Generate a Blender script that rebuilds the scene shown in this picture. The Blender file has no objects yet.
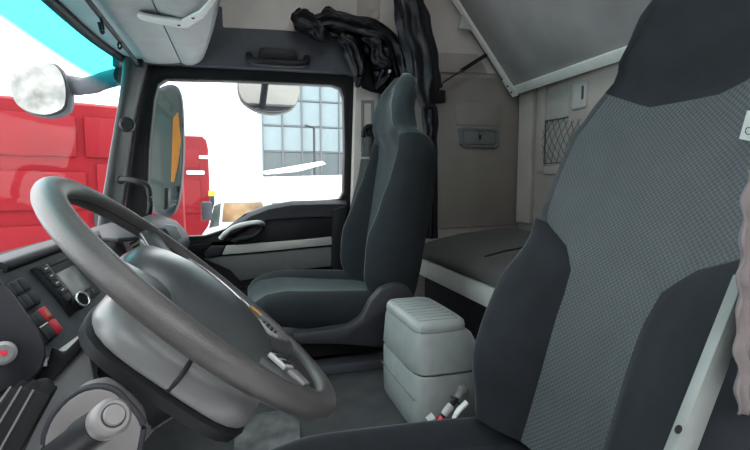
import bpy, bmesh, math, random
from mathutils import Vector, Matrix, noise
random.seed(4)
S = bpy.context.scene
C = S.collection
V = Vector
PI = math.pi

# ---------------------------------------------------------------- camera
F = 450.0
yaw = math.atan(137 / F); pit = math.atan(40 / F)
EYE = V((0, 0, .9))
cd = bpy.data.cameras.new('camera'); cam = bpy.data.objects.new('camera', cd); C.objects.link(cam)
cd.sensor_width = 36; cd.lens = 36 * F / 750; cd.clip_start = .01; cd.clip_end = 300
cam.location = EYE; cam.rotation_euler = (PI / 2 - pit, 0, -yaw)
S.camera = cam
# ---------------------------------------------------------------- overcast sky and exposure
w = bpy.data.worlds.new('world'); S.world = w; w.use_nodes = True
bg = w.node_tree.nodes['Background']; bg.inputs[0].default_value = (.95, .98, 1.0, 1); bg.inputs[1].default_value = 2.0
S.view_settings.view_transform = 'Standard'; S.view_settings.look = 'None'
S.view_settings.exposure = 1.3; S.view_settings.gamma = 1; S.view_settings.use_curve_mapping = False

# ---------------------------------------------------------------- helpers
_fw = V((math.sin(yaw) * math.cos(pit), math.cos(yaw) * math.cos(pit), -math.sin(pit)))
_r = V((math.cos(yaw), -math.sin(yaw), 0)); _u = _r.cross(_fw)
def U(px, py, X=None, Y=None, Z=None):
    """photo pixel -> point on a plane of the cab (x = rearwards, y = towards passenger door, z = up)"""
    d = _fw + _r * ((px - 375) / F) + _u * ((225 - py) / F)
    t = X / d.x if X is not None else (Y / d.y if Y is not None else (Z - EYE.z) / d.z)
    return EYE + d * t

def interp(tab, h):
    if h <= tab[0][0]: return tab[0][1]
    for (a, va), (b, vb) in zip(tab, tab[1:]):
        if h <= b:
            t = (h - a) / (b - a); t = t * t * (3 - 2 * t) * .5 + t * .5
            return va + (vb - va) * t
    return tab[-1][1]

def catmull(pts, n=6, closed=False):
    pts = [V(p) for p in pts]; out = []; m = len(pts)
    rng = range(m) if closed else range(m - 1)
    for i in rng:
        if closed: p0, p1, p2, p3 = pts[i - 1], pts[i], pts[(i + 1) % m], pts[(i + 2) % m]
        else:
            p1, p2 = pts[i], pts[i + 1]
            p0 = pts[i - 1] if i else p1 * 2 - p2
            p3 = pts[i + 2] if i + 2 < m else p2 * 2 - p1
        for k in range(n):
            t = k / n
            out.append(.5 * ((2 * p1) + (p2 - p0) * t + (2 * p0 - 5 * p1 + 4 * p2 - p3) * t * t + (3 * p1 - p0 - 3 * p2 + p3) * t ** 3))
    if not closed: out.append(pts[-1])
    return out

MATS = {}
def mat(name, col, rough=.6, metal=0, var=.07, scale=30, bump=.0, bscale=200, sheen=0, coat=0, spec=.5, weave=None, tint=None):
    m = bpy.data.materials.new(name); m.use_nodes = True
    nt = m.node_tree; N = nt.nodes; L = nt.links; b = N['Principled BSDF']
    b.inputs['Roughness'].default_value = rough; b.inputs['Metallic'].default_value = metal
    b.inputs['Specular IOR Level'].default_value = spec
    b.inputs['Sheen Weight'].default_value = sheen; b.inputs['Sheen Roughness'].default_value = .22
    if sheen: b.inputs['Sheen Tint'].default_value = tint or (.6, .72, .8, 1)
    b.inputs['Coat Weight'].default_value = coat; b.inputs['Coat Roughness'].default_value = .12
    tc = N.new('ShaderNodeTexCoord'); nz = N.new('ShaderNodeTexNoise')
    nz.inputs['Scale'].default_value = scale; nz.inputs['Detail'].default_value = 4
    L.new(tc.outputs['Object'], nz.inputs['Vector'])
    rp = N.new('ShaderNodeValToRGB')
    c = V(col); lo = c * (1 - var); hi = c * (1 + var)
    rp.color_ramp.elements[0].position = .3; rp.color_ramp.elements[1].position = .7
    rp.color_ramp.elements[0].color = (*lo, 1); rp.color_ramp.elements[1].color = (min(hi.x, 1), min(hi.y, 1), min(hi.z, 1), 1)
    L.new(nz.outputs['Fac'], rp.inputs['Fac'])
    colout = rp.outputs['Color']
    height = None
    if weave:
        uv = N.new('ShaderNodeTexCoord'); sp = N.new('ShaderNodeSeparateXYZ'); L.new(uv.outputs['UV'], sp.inputs[0])
        def mth(op, a, bb=None):
            n = N.new('ShaderNodeMath'); n.operation = op
            for i, q in enumerate((a, bb)):
                if q is None: continue
                if isinstance(q, (int, float)): n.inputs[i].default_value = q
                else: L.new(q, n.inputs[i])
            return n.outputs[0]
        k = 2 * PI / weave
        sx = mth('SINE', mth('MULTIPLY', sp.outputs[0], k)); sy = mth('SINE', mth('MULTIPLY', sp.outputs[1], k))
        p = mth('MULTIPLY', sx, sy)
        fac = mth('MULTIPLY_ADD', p, .5); fac.node.inputs[2].default_value = .5
        mx = N.new('ShaderNodeMix'); mx.data_type = 'RGBA'; L.new(fac, mx.inputs['Factor'])
        dk = N.new('ShaderNodeMix'); dk.data_type = 'RGBA'; dk.blend_type = 'MULTIPLY'; dk.inputs['Factor'].default_value = 1
        L.new(colout, dk.inputs[6]); dk.inputs[7].default_value = (.45, .45, .47, 1)
        L.new(dk.outputs[2], mx.inputs[6]); L.new(colout, mx.inputs[7])
        colout = mx.outputs[2]; height = fac
    L.new(colout, b.inputs['Base Color'])
    if bump or weave:
        bp = N.new('ShaderNodeBump'); bp.inputs['Strength'].default_value = bump or .4; bp.inputs['Distance'].default_value = .002
        if height is None:
            n2 = N.new('ShaderNodeTexNoise'); n2.inputs['Scale'].default_value = bscale; n2.inputs['Detail'].default_value = 3
            L.new(tc.outputs['Object'], n2.inputs['Vector']); height = n2.outputs['Fac']
        L.new(height, bp.inputs['Height']); L.new(bp.outputs['Normal'], b.inputs['Normal'])
    MATS[name] = m
    return m

def glass(name, tint=(1, 1, 1), refl=.06, band=None):
    m = bpy.data.materials.new(name); m.use_nodes = True; nt = m.node_tree; N = nt.nodes; L = nt.links
    N.remove(N['Principled BSDF']); out = N['Material Output']
    tr = N.new('ShaderNodeBsdfTransparent'); gl = N.new('ShaderNodeBsdfGlossy'); gl.inputs['Roughness'].default_value = .02
    lw = N.new('ShaderNodeLayerWeight'); lw.inputs['Blend'].default_value = .5
    fr = N.new('ShaderNodeMath'); fr.operation = 'POWER'; fr.inputs[1].default_value = 5; L.new(lw.outputs['Facing'], fr.inputs[0])
    mx = N.new('ShaderNodeMixShader')
    tr.inputs[0].default_value = (*tint, 1)
    if band:      # dyed sun band along the top edge of the pane (height in object space)
        tc = N.new('ShaderNodeTexCoord'); sp = N.new('ShaderNodeSeparateXYZ'); L.new(tc.outputs['Object'], sp.inputs[0])
        mr = N.new('ShaderNodeMapRange'); mr.inputs['From Min'].default_value = band[0]; mr.inputs['From Max'].default_value = band[1]
        L.new(sp.outputs[2], mr.inputs['Value'])
        mc = N.new('ShaderNodeMix'); mc.data_type = 'RGBA'; mc.inputs[6].default_value = (*tint, 1); mc.inputs[7].default_value = (*band[2], 1)
        L.new(mr.outputs[0], mc.inputs['Factor']); L.new(mc.outputs[2], tr.inputs[0])
    ad = N.new('ShaderNodeMath'); ad.operation = 'MULTIPLY_ADD'; ad.inputs[1].default_value = .25; ad.inputs[2].default_value = refl
    ad.use_clamp = True
    L.new(fr.outputs[0], ad.inputs[0]); L.new(ad.outputs[0], mx.inputs[0])
    L.new(tr.outputs[0], mx.inputs[1]); L.new(gl.outputs[0], mx.inputs[2]); L.new(mx.outputs[0], out.inputs[0])
    MATS[name] = m; return m

ORG = {}
def thing(name, label, cat, loc=(0, 0, 0), group=None, kind=None):
    o = bpy.data.objects.new(name, None); C.objects.link(o); o.location = loc; o.empty_display_size = .05
    ORG[o.name] = V(loc)
    tag(o, label, cat, group, kind); return o
def tag(o, label=None, cat=None, group=None, kind=None):
    if label: o['label'] = label
    if cat: o['category'] = cat
    if group: o['group'] = group
    if kind: o['kind'] = kind
    return o
def link(name, me, m, parent=None, smooth=True):
    o = bpy.data.objects.new(name, me); C.objects.link(o)
    me.materials.append(MATS[m] if isinstance(m, str) else m)
    for p in me.polygons: p.use_smooth = smooth
    if parent is not None:
        o.parent = parent; ORG[o.name] = ORG.get(parent.name, V((0, 0, 0)))
    else: ORG[o.name] = V((0, 0, 0))
    return o
def build(name, verts, faces, m, parent=None, smooth=True, uv=None, bevel=0, auto=None):
    org = ORG.get(parent.name, V((0, 0, 0))) if parent is not None else V((0, 0, 0))
    me = bpy.data.meshes.new(name); me.from_pydata([V(v) - org for v in verts], [], faces); me.update()
    bm = bmesh.new(); bm.from_mesh(me)
    if uv:
        lay = bm.loops.layers.uv.new('UVMap')
        for f in bm.faces:
            for l in f.loops: l[lay].uv = uv[l.vert.index]
    if not uv: bmesh.ops.recalc_face_normals(bm, faces=bm.faces)
    if bevel: bmesh.ops.bevel(bm, geom=list(bm.edges), offset=bevel, segments=2, affect='EDGES', profile=.5, clamp_overlap=True)
    bm.to_mesh(me); bm.free()
    o = link(name, me, m, parent, smooth)
    if smooth:
        me.set_sharp_from_angle(angle=math.radians(auto or 40))
    return o
def base_at(o):
    """move a top-level mesh's origin to the middle of its underside"""
    me = o.data; xs = [v.co for v in me.vertices]
    c = V(((min(v.x for v in xs) + max(v.x for v in xs)) / 2, (min(v.y for v in xs) + max(v.y for v in xs)) / 2, min(v.z for v in xs)))
    for v in me.vertices: v.co -= c
    o.location = c; ORG[o.name] = c; return o
def box(name, lo, hi, m, parent=None, bevel=.004, rot=None, segs=2, taper=None):
    lo, hi = V(lo), V(hi); c = (lo + hi) / 2; s = hi - lo
    bm = bmesh.new(); bmesh.ops.create_cube(bm, size=1)
    for v in bm.verts:
        k = 1
        if taper and v.co.z > 0: v.co.x *= taper[0]; v.co.y *= taper[1]
        v.co = V((v.co.x * s.x, v.co.y * s.y, v.co.z * s.z))
    if bevel: bmesh.ops.bevel(bm, geom=list(bm.edges), offset=bevel, segments=segs, affect='EDGES', profile=.5, clamp_overlap=True)
    R = rot.to_matrix().to_3x3() if rot is not None else Matrix.Identity(3)
    org = ORG.get(parent.name, V((0, 0, 0))) if parent is not None else V((0, 0, 0))
    for v in bm.verts: v.co = R @ v.co + c - org
    me = bpy.data.meshes.new(name); bm.to_mesh(me); bm.free()
    o = link(name, me, m, parent)
    me.set_sharp_from_angle(angle=math.radians(40)); return o
def plate(name, pts, off, m, parent=None, bevel=.003, smooth=True):
    """polygon pts extruded by vector off"""
    off = V(off); n = len(pts); vs = [V(p) for p in pts] + [V(p) + off for p in pts]
    fs = [tuple(range(n)), tuple(range(2 * n - 1, n - 1, -1))] + [(i, (i + 1) % n, n + (i + 1) % n, n + i) for i in range(n)]
    return build(name, vs, fs, m, parent, smooth, bevel=bevel)
def ring_plate(name, outer, inner, off, m, parent=None, bevel=0):
    off = V(off); n = len(outer); vs = [V(p) for p in outer] + [V(p) for p in inner]; vs += [p + off for p in vs]
    fs = []
    for i in range(n):
        j = (i + 1) % n
        fs += [(i, j, n + j, n + i), (2 * n + i, 3 * n + i, 3 * n + j, 2 * n + j), (i, 2 * n + i, 2 * n + j, j), (n + i, n + j, 3 * n + j, 3 * n + i)]
    return build(name, vs, fs, m, parent, True, bevel=bevel)
def tube(name, pts, r, m, parent=None, n=10, flat=1, upv=None, cap=True, prof=None):
    """r number or list; prof(i, phi) optional radius factor"""
    pts = [V(p) for p in pts]; k = len(pts); vs = []; fs = []
    up = V(upv) if upv else V((0, 0, 1))
    for i, p in enumerate(pts):
        t = (pts[min(i + 1, k - 1)] - pts[max(i - 1, 0)]).normalized()
        a = t.cross(up)
        if a.length < 1e-3: a = t.cross(V((1, .3, 0)))
        a.normalize(); b = a.cross(t)
        ri = r[i] if isinstance(r, (list, tuple)) else r
        for j in range(n):
            ph = 2 * PI * j / n; q = prof(i, ph) if prof else 1
            vs.append(p + a * (math.cos(ph) * ri * q) + b * (math.sin(ph) * ri * flat * q))
    for i in range(k - 1):
        for j in range(n):
            fs.append((i * n + j, i * n + (j + 1) % n, (i + 1) * n + (j + 1) % n, (i + 1) * n + j))
    if cap: fs += [tuple(range(n)), tuple(range((k - 1) * n + n - 1, (k - 1) * n - 1, -1))]
    return build(name, vs, fs, m, parent, True, auto=60)
def loft(name, rows, m, parent=None, closed=True, caps=True, uv=None, auto=45, thick=0):
    k = len(rows); n = len(rows[0]); vs = [p for r in rows for p in r]; fs = []
    for i in range(k - 1):
        for j in range(n if closed else n - 1):
            fs.append((i * n + j, i * n + (j + 1) % n, (i + 1) * n + (j + 1) % n, (i + 1) * n + j))
    if caps and closed: fs += [tuple(range(n - 1, -1, -1)), tuple(range((k - 1) * n, k * n))]
    o = build(name, vs, fs, m, parent, True, uv=[q for r in uv for q in r] if uv else None, auto=auto)
    if thick:
        md = o.modifiers.new('thick', 'SOLIDIFY'); md.thickness = thick; md.offset = 0
    return o
def disc(name, c, axis, r, h, m, parent=None, n=24, bevel=.002, r2=None):
    """cylinder from c along axis"""
    a = V(axis).normalized(); q = a.to_track_quat('Z', 'Y'); c = V(c)
    r2 = r if r2 is None else r2
    rows = [(r - bevel, 0), (r, bevel), (r2, h - bevel), (r2 - bevel, h)]
    rings = [[c + q @ V((rr * math.cos(2 * PI * j / n), rr * math.sin(2 * PI * j / n), zz)) for j in range(n)] for rr, zz in rows]
    return loft(name, rings, m, parent)
def wallplane(Y): return lambda x, y: U(x, y, Y=Y)

# ---------------------------------------------------------------- materials
mat('black_plastic', (.012, .0125, .014), .5, bump=.15, bscale=900, spec=.25)
mat('dark_plastic', (.06, .064, .075), .55, bump=.15, bscale=900, spec=.25)
mat('slate_plastic', (.03, .031, .037), .5, bump=.1, bscale=900, spec=.25)
mat('rubber', (.01, .01, .011), .65, spec=.25)
mat('grey_plastic', (.15, .16, .16), .42, bump=.12, bscale=700)
mat('shroud_grey', (.15, .155, .155), .33, bump=.1, bscale=900)
mat('pale_grey', (.17, .16, .158), .45)
mat('white_plastic', (.5, .5, .48), .4)
mat('headliner', (.42, .38, .355), .9, bump=.2, bscale=500, scale=6)
mat('rear_trim', (.42, .385, .355), .75, scale=8, bump=.1, bscale=300)
mat('overhead_grey', (.27, .28, .28), .5, scale=14, var=.1)
mat('velour_dark', (.008, .0105, .0145), .95, sheen=.4, bump=.25, bscale=400, scale=18, var=.25)
mat('velour_blue', (.007, .0105, .0135), .95, tint=(.55, .72, .75, 1), sheen=.75, bump=.25, bscale=400, scale=18, var=.2)
mat('weave', (.08, .094, .1), .85, sheen=.15, weave=.0105, bump=.7, scale=14)
mat('rim_leather', (.062, .057, .056), .38, bump=.35, bscale=700, scale=20, var=.2, spec=.6)
mat('hub_plastic', (.05, .055, .057), .28, bump=.1, bscale=900)
mat('chrome', (.75, .76, .76), .15, 1, var=.03)
mat('satin_silver', (.42, .42, .4), .35, .1, var=.05)
mat('alu_white', (.8, .82, .78), .4, .1, var=.05)
mat('bin_grey', (.26, .283, .278), .42, bump=.12, bscale=700)
mat('pillar_grey', (.06, .063, .065), .5, bump=.15, bscale=900)
mat('door_cloth', (.13, .13, .128), .85, bump=.3, bscale=600)
mat('wall_taupe_shaded', (.28, .25, .232), .85, bump=.2, bscale=500, scale=6)  # taupe trim, darkened further to paint in shade on the lower side wall
mat('pocket_grey', (.4, .4, .37), .6)
mat('blocker_grey', (.15, .125, .12), .6)  # colour of the added trailer that blocks the sky
mat('handle_silver', (.62, .62, .6), .35)
mat('van_window_reflection', (.3, .2, .11), .15, var=.7, scale=2.5)  # brown noise painted in place of the orange reflection on the van glass
mat('entrance_glass', (.07, .085, .09), .3)
mat('paper', (.42, .45, .45), .7)
mat('velour_teal_lit', (.026, .037, .041), .95, tint=(.55, .72, .75, 1), sheen=.85, bump=.25, bscale=400, scale=18, var=.2)  # lighter copy of the blue velour, painting in light on the front faces
mat('lining_lit', (.62, .57, .54), .9, bump=.2, bscale=500, scale=6)  # headliner colour raised to paint in brighter light on the upper lining
mat('net_cord', (.11, .1, .095), .8)
mat('frame_grey', (.19, .21, .2), .4)
mat('bunk_panel', (.3, .295, .29), .6, scale=5, var=.15)
mat('mattress', (.075, .072, .07), .9, sheen=.15, bump=.2, bscale=600)
mat('curtain_black', (.004, .0045, .007), .42, spec=.3)
mat('curtain_mauve', (.14, .12, .12), .9, sheen=.2, scale=60)
mat('carpet', (.036, .038, .04), .95, bump=.6, bscale=350, scale=12, var=.25)
mat('mat_dusty', (.1, .102, .102), .9, bump=.6, bscale=250, scale=16, var=.6)
mat('red_button', (.65, .02, .04), .4)
mat('screen', (.26, .25, .23), .25)
mat('print_white', (.8, .8, .78), .6)
mat('belt', (.05, .055, .055), .75, bump=.3, bscale=600)
mat('amber', (.5, .2, .03), .3)
mat('red_paint', (.19, .008, .013), .5, spec=.12, scale=3, var=.08)
mat('snow', (.86, .88, .9), .9, scale=1.5, var=.06, bump=.3, bscale=8)
mat('white_paint', (.85, .85, .84), .35, coat=.3, scale=2, var=.03)
mat('asphalt_wet', (.12, .12, .125), .5)
mat('mirror_reflection', (.2, .2, .19), .12, 1, var=.45, scale=14)  # dark noisy tint stands in for trees and clouds reflected in the glass
mat('mirror', (.5, .52, .51), .03, 1, var=.02)
mat('mullion', (.1, .11, .12), .5)
mat('facade_glass', (.17, .21, .225), .35, 0, var=.12, scale=.6)
mat('yellow_paint', (.85, .5, .03), .45)
mat('brown_goods', (.5, .25, .09), .7)
mat('van_glass', (.10, .13, .12), .05, .2, var=.2, scale=1.2)
glass('windscreen', (.96, .985, .98), .02, band=(1.275, 1.315, (.05, .62, .66)))
glass('side_glass', (.93, .96, .955), .06)

# ================================================================ the cab shell (structure)
YP = 2.22            # passenger side inner wall
XR = 1.535           # rear wall
def struct(o, label=None): o['kind'] = 'structure'; 
def st(o, label, cat): return tag(o, label, cat, kind='structure')
fl = st(base_at(box('floor', (-.75, 1.02, .19), (XR, YP + .1, .25), 'carpet', bevel=.012)), 'dark grey carpeted cab floor between the seats', 'floor')
fw_ = st(base_at(box('floor', (-.75, .12, -.05), (XR, 1.02, 0), 'carpet', bevel=.01)), 'lower dark floor in the driver footwell', 'floor')
hx0, hx1, hy0, hy1 = .02, .72, .8, 1.65
ce = ring_plate('ceiling', [V((-.6, .1, 2.12)), V((XR + .04, .1, 2.12)), V((XR + .04, YP + .1, 2.12)), V((-.6, YP + .1, 2.12))],
                [V((hx0, hy0, 2.12)), V((hx1, hy0, 2.12)), V((hx1, hy1, 2.12)), V((hx0, hy1, 2.12))], (0, 0, .06), 'headliner')
st(ce, 'beige roof lining over the cab with an opening for the added roof hatch', 'ceiling')
hatch = st(plate('added_hatch', [V((hx0 - .03, hy0 - .03, 2.182)), V((hx1 + .03, hy0 - .03, 2.182)), V((hx1 + .03, hy1 + .03, 2.182)), V((hx0 - .03, hy1 + .03, 2.182))], (0, 0, .006), 'side_glass', bevel=0, smooth=False), 'added glass roof hatch in the ceiling, out of view', 'roof hatch')  # unseen hatch, added to let daylight onto the upper lining

# passenger side wall behind and above the door
pp = wallplane(YP)
zt = 2.12
wp = thing('wall_passenger', 'beige moulded side wall behind the passenger seat', 'wall', (1.0, YP, .25), kind='structure')
xB = pp(358, 150).x
box('side_panel', (xB, YP, .25), (XR + .05, YP + .06, zt), 'headliner', wp, bevel=.003)
box('upper_panel', (-.6, YP, 1.60), (xB, YP + .06, zt), 'lining_lit', wp, bevel=.003)
# pressed recesses and lines of the side panel: raised fields
def field(pix, y, th, m, parent, name='raised_field', bevel=.004):
    return plate(name, [U(a, b, Y=y) for a, b in pix], (0, th, 0), m, parent, bevel=bevel)
field([(380, 76), (519, 78), (519, 225), (380, 232)], YP - .008, .02, 'wall_taupe_shaded', wp, 'moulded_field', .006)
field([(380, -30), (435, -30), (497, 74), (380, 70)], YP - .012, .02, 'lining_lit', wp, 'moulded_field', .006)
field([(380, 50), (478, 54), (488, 73), (380, 71)], YP - .016, .02, 'headliner', wp, 'moulded_field', .004)
rp_ = [(456, 105), (461, 103), (498, 104), (503, 107), (502, 126), (457, 125)]
field(rp_, YP - .013, .02, 'wall_taupe_shaded', wp, 'moulded_field', .004)

# rear wall
wr = thing('wall_rear', 'pale beige ribbed rear wall above the lower bunk', 'wall', (XR, 1.2, .25), kind='structure')
box('rear_panel', (XR, .1, .0), (XR + .05, YP + .06, zt), 'rear_trim', wr, bevel=.003)
def rfield(x0, x1, y0, y1, th, m, name):
    a = U(x0, y0, X=XR); b = U(x1, y1, X=XR)
    return box(name, (XR - th, min(a.y, b.y), min(a.z, b.z)), (XR + .01, max(a.y, b.y), max(a.z, b.z)), m, wr, bevel=min(th * .45, .012), segs=3)
rfield(524, 533, 70, 224, .03, 'rear_trim', 'rib')
rfield(543, 546, 70, 172, .022, 'rear_trim', 'rib')
rfield(546, 574, 166, 174, .022, 'rear_trim', 'rib')
rfield(574, 604, 50, 172, .022, 'rear_trim', 'rib')
rfield(606, 640, 50, 240, .03, 'rear_trim', 'rib')
rfield(660, 720, 50, 240, .03, 'rear_trim', 'rib')
rfield(548, 573, 88, 164, .006, 'pocket_grey', 'pocket_plate')
rfield(578, 591, 84, 108, .036, 'white_plastic', 'switch_plate')
rfield(588, 590, 86, 100, .04, 'dark_plastic', 'slot')
# driver side wall behind the door opening
wd = thing('wall_driver', 'side wall of the cab behind the driver door', 'wall', (1.2, .12, .25), kind='structure')
box('side_panel', (.84, .06, .0), (XR + .05, .12, zt), 'headliner', wd)
box('upper_panel', (-.5, .06, 1.46), (.84, .12, zt), 'headliner', wd)
box('front_post', (-.66, .06, .0), (-.50, .12, 1.46), 'dark_plastic', wd)
box('lower_sill', (-.66, .06, -.1), (.84, .12, .06), 'dark_plastic', wd)
dd = thing('door_2', 'open driver door swung forward outside the cab', 'door', (-.52, .04, .0), kind='structure')
dq = V((-.52, .05, 0)); da = V((-.15, -1, 0)).normalized(); db_ = V((-1, .15, 0)).normalized()
plate('lower_body', [dq + V((0, 0, -.1)), dq + da * 1.05 + V((0, 0, -.1)), dq + da * 1.05 + V((0, 0, .7)), dq + V((0, 0, .7))], db_ * .08, 'black_plastic', dd)
fo = [dq + V((0, 0, .70)), dq + da * 1.05 + V((0, 0, .70)), dq + da * 1.05 + V((0, 0, 1.45)), dq + V((0, 0, 1.45))]
fi = [dq + da * .08 + V((0, 0, .74)), dq + da * .98 + V((0, 0, .74)), dq + da * .98 + V((0, 0, 1.38)), dq + da * .08 + V((0, 0, 1.38))]
ring_plate('window_frame', fo, fi, db_ * .05, 'black_plastic', dd)
plate('window_pane', [p + db_ * .02 for p in fi], db_ * .004, 'side_glass', dd, bevel=0, smooth=False)

# windscreen
def wsx(y, z): 
    q = abs(y - 1.18) / .98
    return -.622 + .03 * q ** 2 + .028 * q ** 6 + .15 * (z - .77)
rows = [[V((wsx(y, z), y, z)) for y in [.18 + 2.0 * j / 30 for j in range(31)]] for z in [.70 + .76 * i / 12 for i in range(13)]]
ws = loft('window_1', rows, 'windscreen', closed=False, caps=False)
st(ws, 'large windscreen with a turquoise tinted band along the top', 'windscreen')
# windscreen header beam
hb = tube('trim_1', [V((wsx(y, 1.445) + .012, y, 1.432)) for y in [.16 + 2.02 * j / 24 for j in range(25)]], .02, 'black_plastic', flat=.9)
st(hb, 'black header bar along the top of the windscreen', 'trim')
sl = tube('trim_1', [V((wsx(y, .70) - .005, y, .69)) for y in [.16 + 2.02 * j / 24 for j in range(25)]], .022, 'rubber')
st(sl, 'black rubber seal along the bottom of the windscreen', 'trim')

fc = plate('wall_front', [V((wsx(.2, 1.46), .12, 1.455)), V((wsx(2.1, 1.46), YP + .06, 1.455)), V((-.45, YP + .06, 2.14)), V((-.45, .12, 2.14))], (-.03, 0, .0), 'white_paint', bevel=0)
st(fc, 'roof front above the windscreen', 'wall')
# A pillar of the passenger side
ap = thing('trim_2', 'dark grey windscreen pillar trim beside the passenger door', 'pillar', (-.5, 2.15, .7), kind='structure')
L_ = [(126, 40), (124, 60), (120, 95), (115, 125), (110, 155), (104, 192), (98, 225), (93, 262)]
R_ = [(150, 40), (146, 62), (138, 95), (132, 125), (128, 155), (123, 192), (119, 225), (116, 262)]
rows = []
for (a, b) in zip(L_, R_):
    p, q = U(*a, Y=2.15), U(*b, Y=2.205)
    m1 = (p + q) / 2 + V((.0, -.022, 0))
    rows.append(catmull([p + V((-.005, .05, 0)), p, (p + m1) / 2 + V((0, -.008, 0)), m1, (m1 + q) / 2 + V((0, -.004, 0)), q, q + V((0, .05, 0))], 3))
rows2 = []
for i in range(len(rows[0])): pass
rows = [list(r) for r in zip(*[catmull(list(c), 4) for c in zip(*rows)])]
loft('pillar_cover', rows, 'pillar_grey', ap, closed=False, caps=False, thick=.006)
kn = disc('tweeter', U(127, 125, Y=2.15), (.25, -1, .1), .032, .03, 'black_plastic', ap, r2=.028)
disc('tweeter_cap', U(126, 125, Y=2.12), (.25, -1, .1), .021, .008, 'black_plastic', kn)

# passenger door
dp = wallplane(2.27)
door = thing('door_1', 'passenger door with black window frame, silver strip and grey lower panel', 'door', (.05, 2.27, .25), kind='structure')
inner = [(166, 79), (250, 81), (333, 85), (341, 88), (344, 97), (345, 150), (344, 192), (340, 199), (300, 202), (266, 206), (245, 214), (226, 229), (205, 236), (175, 237), (150, 230), (147, 205), (149, 150), (154, 100), (158, 84)]
outer = [(147, 63), (250, 68), (345, 73), (354, 77), (358, 90), (358, 150), (357, 200), (356, 230), (310, 242), (270, 246), (240, 249), (220, 252), (195, 255), (165, 256), (125, 250), (124, 215), (129, 150), (134, 100), (137, 74)]
ring_plate('window_frame', [U(*p, Y=2.262) for p in outer], [U(*p, Y=2.262) for p in inner], (0, .06, 0), 'black_plastic', door, bevel=.004)
inn2 = [(a + (205 - a) * .0 , b) for a, b in inner]
def grow(ps, k):
    cx = sum(p[0] for p in ps) / len(ps); cy = sum(p[1] for p in ps) / len(ps)
    return [(cx + (a - cx) * k, cy + (b - cy) * k) for a, b in ps]
ring_plate('window_seal', [U(*p, Y=2.258) for p in grow(inner, 1.045)], [U(*p, Y=2.258) for p in grow(inner, 1.0)], (0, .02, 0), 'rubber', door, bevel=.003)
gp = plate('window_pane', [U(*p, Y=2.295) for p in grow(inner, 1.02)], (0, .004, 0), 'side_glass', door, bevel=0, smooth=False)
for a, b in ((190, 74), (255, 76), (316, 79), (351, 88), (351, 196)):
    disc('screw', U(a, b, Y=2.262), (0, -1, 0), .006, .004, 'rubber', door, n=10, bevel=.001)
plate('lower_body', [U(*p, Y=2.262) for p in ((124, 250), (356, 228), (356, 300), (300, 520), (120, 520))], (0, .07, 0), 'black_plastic', door)
# thick sill cushion under the window
rows = []
for a, b, c in ((345, 200, 216), (320, 200, 216), (290, 201, 217), (268, 205, 219), (250, 212, 224), (236, 221, 231), (226, 230, 236)):
    p = U(a, b, Y=2.262); q = U(a, c, Y=2.262)
    rows.append([p, p + V((0, -.02, -.004)), p + V((0, -.045, -.02)), q + V((0, -.045, 0)), q + V((0, -.01, -.004)), q])
loft('window_sill', rows, 'slate_plastic', door)
plate('armrest_band', [U(*p, Y=2.23) for p in ((262, 219), (333, 214), (335, 236), (300, 239), (262, 243), (236, 247), (232, 240))], (0, .04, 0), 'black_plastic', door, bevel=.006)
plate('silver_strip', [U(*p, Y=2.222) for p in ((226, 246), (260, 243), (300, 240), (334, 236.5), (332, 245), (300, 248), (260, 252), (222, 255))], (0, .03, 0), 'satin_silver', door, bevel=.004)
plate('strip_end', [U(*p, Y=2.224) for p in ((211, 246), (225, 246), (221, 255), (206, 258), (204, 253))], (0, .03, 0), 'slate_plastic', door, bevel=.004)
plate('cloth_panel', [U(*p, Y=2.232) for p in ((204, 259), (222, 256.5), (260, 253.5), (300, 249.5), (333, 246.5), (333, 266), (300, 270), (262, 277), (240, 281), (230, 270))], (0, .03, 0), 'door_cloth', door, bevel=.005)
box('map_pocket', U(180, 330, Y=2.16), U(338, 284, Y=2.16) + V((0, .11, 0)), 'black_plastic', door, bevel=.01)
tube('pull_handle', catmull([U(221, 238, Y=2.225), U(226, 233, Y=2.20), U(234, 227.5, Y=2.18), U(246, 224, Y=2.18), U(258, 222.5, Y=2.185), U(263, 224, Y=2.22)], 5), .013, 'handle_silver', door, flat=.9)
tube('handle_inner', catmull([U(232, 240, Y=2.235), U(240, 239, Y=2.2), U(252, 237, Y=2.2), U(260, 231, Y=2.2), U(262, 226, Y=2.215)], 5), .011, 'black_plastic', door)
plate('handle_recess', [U(*p, Y=2.236) for p in ((236, 237), (243, 229), (258, 226), (257, 234), (250, 238))], (0, .02, 0), 'rubber', door)
plate('latch_recess', [U(*p, Y=2.236) for p in ((184, 246), (212, 243), (208, 250), (196, 254), (186, 253))], (0, .02, 0), 'rubber', door)

# header trim above the door
hd = st(plate('trim_3', [U(*p, Y=YP - .01) for p in ((222, 6), (223, 27), (285, 30), (338, 36), (362, 40), (362, 78), (348, 73), (250, 68), (150, 63), (112, 66), (112, 8))], (0, .05, 0), 'dark_plastic', bevel=.006), 'charcoal plastic trim panel above the passenger window', 'trim')
# B pillar, pale
bp_ = thing('trim_4', 'pale beige door pillar between passenger window and seat', 'pillar', U(366, 200, Y=2.22), kind='structure')
plate('pillar_cover', [U(*p, Y=2.205) for p in ((356, 78), (379, 76), (379, 240), (352, 290), (352, 215))], (0, .05, 0), 'rear_trim', bp_, bevel=.006)
ring_plate('belt_slot', [U(*p, Y=2.2) for p in ((361, 100), (374, 100), (374, 152), (361, 152))], [U(*p, Y=2.2) for p in ((364, 103), (371, 103), (371, 149), (364, 149))], (0, .012, 0), 'pale_grey', bp_, bevel=.002)
plate('door_post', [U(*p, Y=2.19) for p in ((333, 210), (346, 206), (347, 283), (333, 285))], (0, .05, 0), 'rubber', bp_, bevel=.005)

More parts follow.
